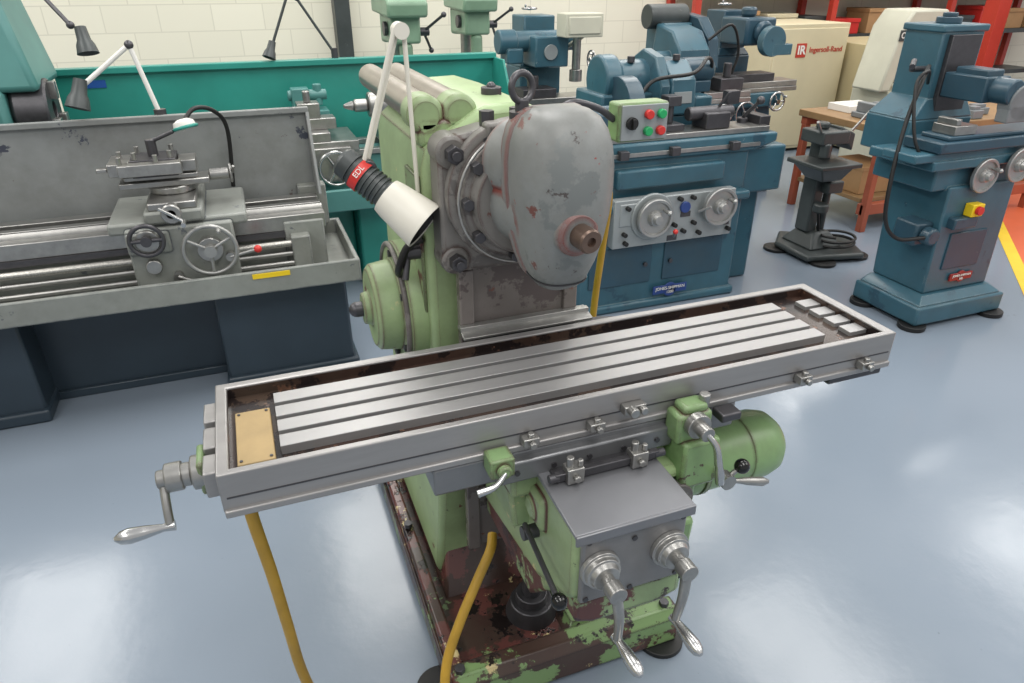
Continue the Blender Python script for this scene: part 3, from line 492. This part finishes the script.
# ------------------------------------------------------------ generic machine tools behind
def toolgrinder(nm,X,Y,m1,m2,label,h=1.4,w=.6,style=0,flip=1):
    o=thing(nm,(X,Y,0),label,'machine')
    part('pedestal',o,m1,[('b',(X-w/2-.02,Y-.32,0),(X+w/2+.02,Y+.34,.08)),('f',(X-w/2,Y-.3,X+w/2,Y+.32),.08,(X-w/2+.05,Y-.25,X+w/2-.05,Y+.3),.72)],.015)
    part('saddle',o,m2,[('b',(X-w/2+.02,Y-.33,.72),(X+w/2-.02,Y+.2,.83))],.012)
    part('work_table',o,steel,[('b',(X-w*.75,Y-.3,.866),(X+w*.75,Y-.08,.91)),('b',(X-w*.75,Y-.31,.83),(X+w*.75,Y-.07,.865))],.004)
    part('column',o,m1,[('b',(X-.16,Y+.02,.8),(X+.16,Y+.32,1.08)),('f',(X-.16,Y+.02,X+.16,Y+.32),1.08,(X-.12,Y+.05,X+.12,Y+.3),1.14),('b',(X-.12,Y+.05,1.12),(X+.12,Y+.3,h))],.01)
    if style==0: # horizontal spindle grinder with long motor
        part('spindle_head',o,m1,[('b',(X-.13,Y-.2,h-.32),(X+.12,Y+.05,h-.12)),('c',(X-.34*flip,Y-.02,h-.16),(X+.26*flip,Y-.02,h-.16),.07),('c',(X-.35*flip,Y-.02,h-.16),(X-.22*flip,Y-.02,h-.16),.08),('b',(X-.3,Y-.1,h-.3),(X-.18,Y+.06,h-.2))],.01)
        part('lamp_housing',o,creamw,[('b',(X+.02,Y-.36,h-.12),(X+.30,Y-.2,h+.03)),('b',(X+.04,Y-.37,h-.10),(X+.28,Y-.355,h+.01)),('c',(X+.2,Y-.25,h-.12),(X+.15,Y-.1,h-.2),.015)],.012)
        part('tool_spindle',o,steel,[('c',(X+.18,Y-.2,h-.34),(X+.18,Y-.2,h-.12),.03),('c',(X+.18,Y-.2,h-.42),(X+.18,Y-.2,h-.34),.045)],.003)
        part('depth_wheel',o,chrome,hw((X+.3,Y-.2,h-.28),(1,0,0),.06,.007,3),0)
        part('work_fixture',o,steelD,[('b',(X-.25,Y-.28,.911),(X+.0,Y-.1,.97)),('c',(X-.15,Y-.2,.97),(X-.15,Y-.2,1.05),.04)],.004)
        part('gear_dial',o,panelm,[('c',(X-.02,Y-.2,h-.22),(X-.02,Y-.215,h-.22),.05)],.002)
    elif style==1: # lathe like head with belt guard
        part('spindle_head',o,m1,[('x',[(Y-.22,h-.40),(Y-.24,h-.16),(Y-.12,h-.04),(Y+.1,h+.0),(Y+.16,h-.4)],'x',X-.16,X+.10),('c',(X-.28,Y-.1,h-.22),(X+.2,Y-.1,h-.22),.05)],.015)
        part('belt_guard',o,m2,[('x',[(Y-.2,h-.3),(Y-.16,h-.1),(Y,h+.04),(Y+.2,h+.06),(Y+.26,h-.1),(Y+.2,h-.3)],'x',X+.13,X+.22)],.012)
        part('drive_motor',o,dkgrey,[('c',(X-.2,Y+.18,h+.04),(X+.12,Y+.18,h+.04),.085),('b',(X-.12,Y+.1,h-.01),(X+.06,Y+.26,h+.02))],.006)
        part('tool_rest',o,steelD,[('b',(X+.2,Y-.28,.911),(X+.4,Y-.1,1.0)),('c',(X+.3,Y-.2,1.0),(X+.3,Y-.2,1.1),.03)],.005)
        part('spec_plate',o,panelm,[('b',(X-.12,Y-.245,h-.32),(X+.02,Y-.232,h-.24))],.001)
        part('hose_loop',o,black,[('t',[(X+.1,Y-.2,h-.1),(X+.25,Y-.25,h-.0),(X+.36,Y-.22,h-.18),(X+.34,Y-.2,h-.34)],.01,6)],0)
    else:
        part('spindle_head',o,m1,[('b',(X-.14,Y-.28,h-.24),(X+.14,Y+.06,h-.04)),('c',(X,Y-.34,h-.14),(X,Y-.28,h-.14),.08),('c',(X+.0,Y-.1,h-.04),(X,Y-.1,h+.03),.06)],.02)
        part('wheel_guard',o,m2,[('l',(X+.02,Y-.36,h-.2),(0,-1,0),[(0,0),(0,.11),(.07,.11),(.07,0)],32),('b',(X+.02,Y-.43,h-.3),(X+.2,Y-.36,h-.22))],.005)
        part('magnetic_chuck',o,steelD,[('b',(X-.25,Y-.28,.911),(X+.2,Y-.1,.97))],.004)
    part('handwheel',o,chrome,hw((X-.1,Y-.36,.68),(0,-1,0),.09,.01,3),0)
    part('handwheel',o,chrome,hw((X+.2,Y-.36,.76),(0,-1,0),.07,.009,3),0)
    part('crank_handle',o,chrome,hw((X-.02,Y+.2,h+.04 if style!=1 else h-.1),(0,0,1),.05,.008,3),0)
    return o
toolgrinder('tool_grinder',2.12,5.0,blue,blueD,'blue tool grinder with pale boxed lamp on top',1.42,.5,0)
toolgrinder('bench_lathe',3.15,4.8,blue,blueD,'blue precision lathe with belt guard and dark motor',1.36,.62,1)
toolgrinder('surface_grinder',3.92,5.15,blueD,blue,'dark blue surface grinder beside the beige cabinets',1.42,.56,2,-1)
def press(X,Y,label,m1=palegreen):
    o=thing('drill_press',(X,Y,0),label,'machine')
    part('base',o,m1,[('b',(X-.25,Y-.3,0),(X+.25,Y+.3,.1))],.02)
    part('pillar',o,steel,[('c',(X,Y+.15,.1),(X,Y+.15,1.6),.05)],0)
    part('table',o,m1,[('b',(X-.22,Y-.28,.8),(X+.22,Y+.12,.86)),('c',(X,Y+.15,.76),(X,Y+.15,.9),.08)],.01)
    part('drill_head',o,m1,[('b',(X-.11,Y-.2,1.22),(X+.11,Y+.22,1.42)),('c',(X,Y-.15,1.02),(X,Y-.15,1.22),.05),('x',[(Y-.28,1.40),(Y-.3,1.5),(Y-.2,1.56),(Y+.2,1.6),(Y+.32,1.55),(Y+.32,1.42)],'x',X-.15,X+.15),('c',(X,Y+.3,1.2),(X,Y+.3,1.42),.09)],.02)
    part('quill',o,steelD,[('c',(X,Y-.15,.94),(X,Y-.15,1.03),.03),('c',(X-.115,Y-.05,1.32),(X-.14,Y-.05,1.32),.05)],.002)
    parts('feed_handle',o,steelD,[[('t',[(X+.14,Y-.15,1.3),(X+.26,Y-.3,1.42)],.01,0),('s',(X+.26,Y-.3,1.42),.02)],[('t',[(X+.14,Y-.15,1.30),(X+.22,Y-.05,1.16)],.01,0),('s',(X+.22,Y-.05,1.16),.02)],('c',(X+.1,Y-.15,1.3),(X+.18,Y-.15,1.3),.03)],0)
press(1.25,5.7,'pale green drill press with round motor against the wall');press(2.0,6.3,'pale green pillar drill near the block wall')
solo('wall_post',dkgrey,[('b',(.98,7.2,0),(1.12,7.39,4.0)),('b',(.93,7.15,0),(1.17,7.39,.02))],'dark grey steel post against the white wall','post')
# ------------------------------------------------------------ small drill stand
ds=thing('bench_drill',(3.55,3.5,0),'dark grey small pedestal machine with square table on cast base','machine')
part('base',ds,dkgrey,[('x',[(3.30,3.30),(3.70,3.22),(3.86,3.56),(3.48,3.80),(3.30,3.62)],'z',.02,.06),('f',(3.38,3.37,3.66,3.67),.06,(3.45,3.44,3.58,3.60),.16)],.015)
for q in ((3.32,3.62),(3.42,3.29),(3.72,3.32),(3.66,3.70)): part('foot_pad',ds,black,[('c',(*q,0),(*q,.0195),.085)],.003)
part('pillar',ds,dkgrey,[('b',(3.42,3.48,.15),(3.50,3.60,.80)),('c',(3.55,3.5,.15),(3.55,3.5,.6),.024),('b',(3.47,3.42,.42),(3.60,3.58,.50)),('c',(3.46,3.44,.3),(3.46,3.44,.36),.05)],.012)
part('table',ds,dkgrey,[('b',(3.27,3.30,.61),(3.59,3.62,.64)),('f',(3.37,3.38,3.52,3.54),.52,(3.30,3.33,3.56,3.60),.61)],.008)
part('drill_head',ds,dkgrey,[('b',(3.31,3.38,.75),(3.52,3.58,.83)),('c',(3.36,3.40,.67),(3.36,3.40,.76),.032),('x',[(3.48,.74),(3.56,.73),(3.60,.69),(3.60,.80),(3.48,.85)],'y',3.42,3.56),('c',(3.40,3.5,.83),(3.40,3.5,.87),.04)],.01)
parts('handle',ds,steel,[('t',[(3.56,3.42,.82),(3.63,3.38,.94)],.009,0),('t',[(3.32,3.42,.82),(3.24,3.38,.90)],.009,0)],0)
part('power_cable',ds,black,[('t',[(3.45,3.44,.3)]+[(3.62+.12*math.cos(a),3.40+.10*math.sin(a),.075+.004*i) for i,a in enumerate([math.pi*j/4 for j in range(3,22)])],.009,4)],0)
# ------------------------------------------------------------ RIGHT SURFACE GRINDER
rg=thing('surface_grinder',(3.4,2.6,0),'tall blue surface grinder with yellow and red switch','machine')
part('plinth',rg,blue,[('b',(3.17,2.34,.026),(3.80,2.78,.13)),('f',(3.18,2.35,3.79,2.77),.13,(3.24,2.40,3.74,2.76),.17)],.012)
for q in ((3.2,2.38),(3.75,2.36),(3.2,2.72),(3.75,2.74)): part('foot_pad',rg,black,[('c',(*q,0),(*q,.0255),.07)],.003)
part('pedestal',rg,blue,[('f',(3.26,2.42,3.73,2.76),.17,(3.24,2.42,3.70,2.78),.75),('b',(3.14,2.44,.73),(3.72,2.82,.845))],.01)
part('access_cover',rg,blueD,[('b',(3.34,2.412,.30),(3.60,2.43,.50))],.004)
part('side_housing',rg,blueD,[('b',(3.14,2.46,.44),(3.27,2.6,.56)),('c',(3.2,2.4,.50),(3.2,2.46,.5),.045)],.012)
part('saddle',rg,blue,[('b',(3.06,2.40,.845),(3.72,2.80,.895)),('b',(2.94,2.41,.89),(4.2,2.61,.932))],.008)
part('work_table',rg,blueD,[('b',(3.05,2.38,.935),(4.3,2.60,.985)),('b',(3.12,2.41,.985),(4.25,2.57,1.005))],.006)
part('column',rg,blue,[('b',(3.22,2.72,.84),(3.64,3.02,1.02)),('f',(3.22,2.72,3.64,3.02),1.02,(3.33,2.76,3.61,3.0),1.12),('b',(3.33,2.76,1.11),(3.61,2.995,1.44)),('b',(3.315,2.75,1.43),(3.625,3.005,1.465))],.008)
part('column_slide',rg,steelD,[('b',(3.37,2.735,1.0),(3.57,2.765,1.42))],.003)
part('elevation_cap',rg,blueD,[('c',(3.47,2.87,1.465),(3.47,2.87,1.495),.06),('c',(3.47,2.87,1.495),(3.47,2.87,1.515),.035)],.004)
part('spindle_head',rg,blueD,[('b',(3.38,2.50,1.13),(3.54,2.74,1.25)),('c',(3.46,2.62,1.19),(3.46,2.40,1.19),.06),('b',(3.40,2.52,1.24),(3.51,2.7,1.28))],.008)
part('wheel_guard',rg,castg,[('l',(3.52,2.46,1.14),(0,-1,0),[(0,0),(.0,.085),(.07,.085),(.07,.0)],32),('b',(3.54,2.4,1.16),(3.86,2.45,1.205)),('b',(3.44,2.39,1.05),(3.60,2.455,1.13))],.006)
part('table_vice',rg,steel,[('b',(3.16,2.42,1.005),(3.30,2.55,1.05)),('b',(3.17,2.43,1.05),(3.2,2.54,1.08))],.004)
for x,z in ((3.42,.80),(3.62,.84)):
    part('handwheel',rg,satin,dish(x,2.42 if x<3.5 else 2.40,z,.086),0)
part('elevation_handle',rg,steelD,[('c',(3.33,2.80,1.26),(3.15,2.74,1.27),.014),('t',[(3.15,2.74,1.27),(3.06,2.66,1.32)],.009,0),('c',(3.06,2.66,1.32),(3.01,2.62,1.30),.013)],0)
sw=part('switch_box',rg,yel,[('b',(3.38,2.37,.595),(3.46,2.42,.66))],.005,label='yellow switch box')
part('switch_mount',sw,blueD,[('b',(3.29,2.375,.535),(3.45,2.43,.594))],.008)
part('switch_button',sw,red,[('c',(3.415,2.37,.63),(3.415,2.35,.63),.022)],.002,label='red stop button')
rb=part('name_plate',rg,badgered,[('b',(3.42,2.405,.225),(3.58,2.415,.265)),('c',(3.50,2.415,.245),(3.50,2.405,.245),.032)],.002,label='dark red nameplate')
text('JONES-SHIPMAN',rb,white,(3.50,2.403,.252),(90,0,0),.018);text('540',rb,white,(3.50,2.403,.232),(90,0,0),.018)
part('power_cable',rg,black,[('t',[(3.26,2.74,1.28),(3.08,2.6,1.25),(2.98,2.55,1.05),(2.92,2.5,.8),(2.93,2.48,.6),(3.02,2.46,.5),(3.16,2.42,.5)],.010,8)],0)
part('signal_cable',rg,black,[('t',[(3.28,2.74,1.2),(3.10,2.6,1.28),(3.02,2.58,1.22),(3.0,2.5,1.0),(3.05,2.45,.88)],.008,8)],0)
# ------------------------------------------------------------ bench and clutter
bn=thing('workbench',(4.9,4.05,0),'wooden topped workbench with orange steel frame','bench')
part('bench_top',bn,wood,[('b',(4.1,3.66,.70),(5.9,4.5,.75))],.005)
parts('frame_rail',bn,orangeD,[('b',(4.12,3.68,.64),(5.88,3.72,.70)),('b',(4.12,3.7,.12),(5.88,3.76,.2)),('b',(4.12,4.42,.64),(5.88,4.48,.70))],.004)
for q in ((4.12,3.68),(5.82,3.68),(4.12,4.42),(5.82,4.42)): part('leg',bn,orangeD,[('b',(q[0],q[1],0),(q[0]+.05,q[1]+.05,.64))],.004)
part('lower_shelf',bn,wood,[('b',(4.14,3.76,.2),(5.86,4.46,.23))],.003)
vs=thing('machine_vice',(4.35,4.0,.75),'grey steel machine vice on the workbench','vice')
part('vice_body',vs,castg,[('b',(4.22,3.9,.752),(4.5,4.1,.79)),('b',(4.24,3.92,.79),(4.3,4.08,.86)),('b',(4.38,3.92,.79),(4.43,4.08,.85))],.006)
part('vice_screw',vs,steel,[('c',(4.42,4.0,.82),(4.6,4.0,.82),.014),('c',(4.58,3.93,.82),(4.58,4.07,.82),.007)],0)
for i,(x,y,w) in enumerate(((4.62,3.70,.16),(4.85,3.85,.1),(4.75,4.15,.2),(5.1,3.8,.15),(4.2,3.72,.12),(4.42,3.70,.09),(5.0,4.1,.12),(4.95,3.69,.1))):
    solo('steel_block',castg if i%2 else dkgrey,[('b',(x,y,.752),(x+w,y+.1,.80+.01*(i%3))),('b',(x+.02,y+.02,.80),(x+w-.02,y+.08,.825+.01*(i%3)))],'small %s machined steel block on the workbench'%('grey' if i%2 else 'dark'),'block',.004,group='steel blocks on the workbench')
solo('parts_tray',white,[('p',(4.3,4.2,4.6,4.42),(.01,.01,.01,.01),.752,.765,.80)],'white shallow parts tray on the workbench','tray',.002)
for x,y,w,h in ((4.2,3.85,.3,.2),(4.7,3.82,.35,.16),(5.2,3.85,.4,.25)):
    solo('storage_box',card,[('b',(x,y,.232),(x+w,y+.35,.23+h)),('b',(x-.005,y-.005,.23+h-.03),(x+w+.005,y+.355,.232+h))],'brown cardboard storage box under the workbench','box',.004,group='boxes under the workbench')
cc=thing('air_compressor',(5.5,6.3,0),'tall cream compressor cabinet with red logo','compressor')
part('cabinet',cc,cream,[('b',(5.0,6.0,.03),(5.92,6.75,1.24)),('b',(5.02,5.99,.06),(5.9,6.001,1.2))],.02)
part('plinth',cc,black,[('b',(5.03,6.03,0),(5.89,6.7,.029))],0)
part('logo_badge',cc,redpost,[('b',(5.28,5.983,.935),(5.40,5.9895,1.065))],.001,label='square red logo')
text('IR',cc,white,(5.34,5.981,1.0),(90,0,0),.115,bold=.003)
text('Ingersoll-Rand',cc,redpost,(5.65,5.986,1.0),(90,0,0),.072,bold=.001)
c2=thing('air_compressor',(6.35,6.0,0),'beige compressor cabinet with vent panel','compressor')
part('cabinet',c2,cream2,[('b',(5.97,5.8,.03),(6.85,6.6,1.05)),('b',(6.0,5.79,.1),(6.8,5.801,.98))],.02)
parts('vent_slat',c2,dkgrey,[('b',(6.1,5.785,.6+.03*i),(6.5,5.7895,.612+.03*i)) for i in range(6)],0)
part('plinth',c2,black,[('b',(6.0,5.83,0),(6.8,6.5,.029))],0)
DX=-.12
cm=thing('hardness_tester',(5.9+DX,5.2,0),'cream cast machine with angled body and name sign','machine')
part('stand',cm,creamw,[('b',(5.72+DX,4.95,0),(6.35+DX,5.5,.72))],.02)
part('body',cm,creamw,[('x',[(x+DX,z) for x,z in [(5.60,.721),(5.72,.721),(5.80,.96),(6.2,.96),(6.28,.721),(6.42,.721),(6.30,1.26),(6.2,1.40),(5.80,1.40),(5.70,1.26)]],'y',5.05,5.4)],.02)
part('sign',cm,dkgrey,[('b',(5.68+DX,5.04,1.15),(6.02+DX,5.0495,1.24))],.002,label='dark name sign')
text('OLIVERAC',cm,white,(5.85+DX,5.038,1.195),(90,0,0),.069,bold=.001)
part('column',cm,steelD,[('c',(6.0+DX,5.2,.721),(6.0+DX,5.2,.96),.05),('b',(5.9+DX,5.1,.82),(6.1+DX,5.3,.88))],0)
solo('steel_post',redpost,[('b',(7.55,5.7,0),(7.72,5.87,3.5)),('b',(7.5,5.65,0),(7.78,5.92,.02)),('b',(7.55,5.69,2.0),(7.60,5.72,3.4))],'tall red painted steel post','post')
rk=thing('storage_rack',(6.6,7.0,0),'long steel storage rack with shelves against the wall','rack')
parts('upright',rk,redpost,[('b',(x,y,0),(x+.07,y+.07,2.6)) for x in (4.6,6.4,8.2,10.) for y in (6.80,7.30)],0)
for z in (.5,1.0,1.45,1.95): part('shelf',rk,dkgrey,[('b',(4.6,6.87,z),(10.1,7.3,z+.05))],.002)
k=0
for z in (1.052,1.502,2.002):
    x=4.75
    while x<9.9:
        w=.28+.12*((k*7)%5)/4;h=.16+.1*((k*3)%4)/3
        solo('storage_box',[card,dkgrey,card,red,cream][(k*2)%5],[('b',(x,6.9,z),(x+w,7.25,z+h)),('b',(x-.008,6.89,z+h-.04),(x+w+.008,7.26,z+h+.002))],
          ['brown cardboard','dark grey plastic','brown cardboard','red plastic','cream plastic'][(k*2)%5]+' storage box on the steel rack','box',.004,group='boxes on the rack')
        x+=w+.12;k+=1
re=thing('tool_cabinet',(8.4,5.0,0),'grey steel cabinet beside the red post','cabinet')
part('body',re,castg,[('b',(8.0,4.8,.05),(8.9,5.4,1.5)),('b',(8.02,4.83,0),(8.88,5.38,.05))],.01)
parts('door',re,castg,[('b',(8.0,4.79,.1),(8.44,4.7995,1.45)),('b',(8.46,4.79,.1),(8.9,4.7995,1.45))],.004)
part('handle',re,chrome,[('c',(8.40,4.77,.8),(8.40,4.77,.95),.01)],0)
# ------------------------------------------------------------ lights
w=bpy.data.worlds.new('w');S.world=w;w.use_nodes=True;bgn=w.node_tree.nodes['Background'];bgn.inputs[0].default_value=(.97,.98,1,1);bgn.inputs[1].default_value=.6
for x in (-2.5,.8,4.1,7.4):
    for y in (-.6,2.8,6.0):
        l=bpy.data.lights.new('fluorescent_light','AREA');l.shape='RECTANGLE';l.size=1.2;l.size_y=2.4;l.energy=66;l.color=(1,.98,.94)
        o=bpy.data.objects.new('fluorescent_light',l);COL.objects.link(o);o.location=(x,y,4.0)
# ------------------------------------------------------------ camera
cd=bpy.data.cameras.new('camera');cd.sensor_width=36;cd.lens=36*697/1024;cd.clip_end=60
c=bpy.data.objects.new('camera',cd);COL.objects.link(c);c.location=(0,0,1.7);c.rotation_euler=(math.radians(62),0,math.radians(-20.7))
S.camera=c
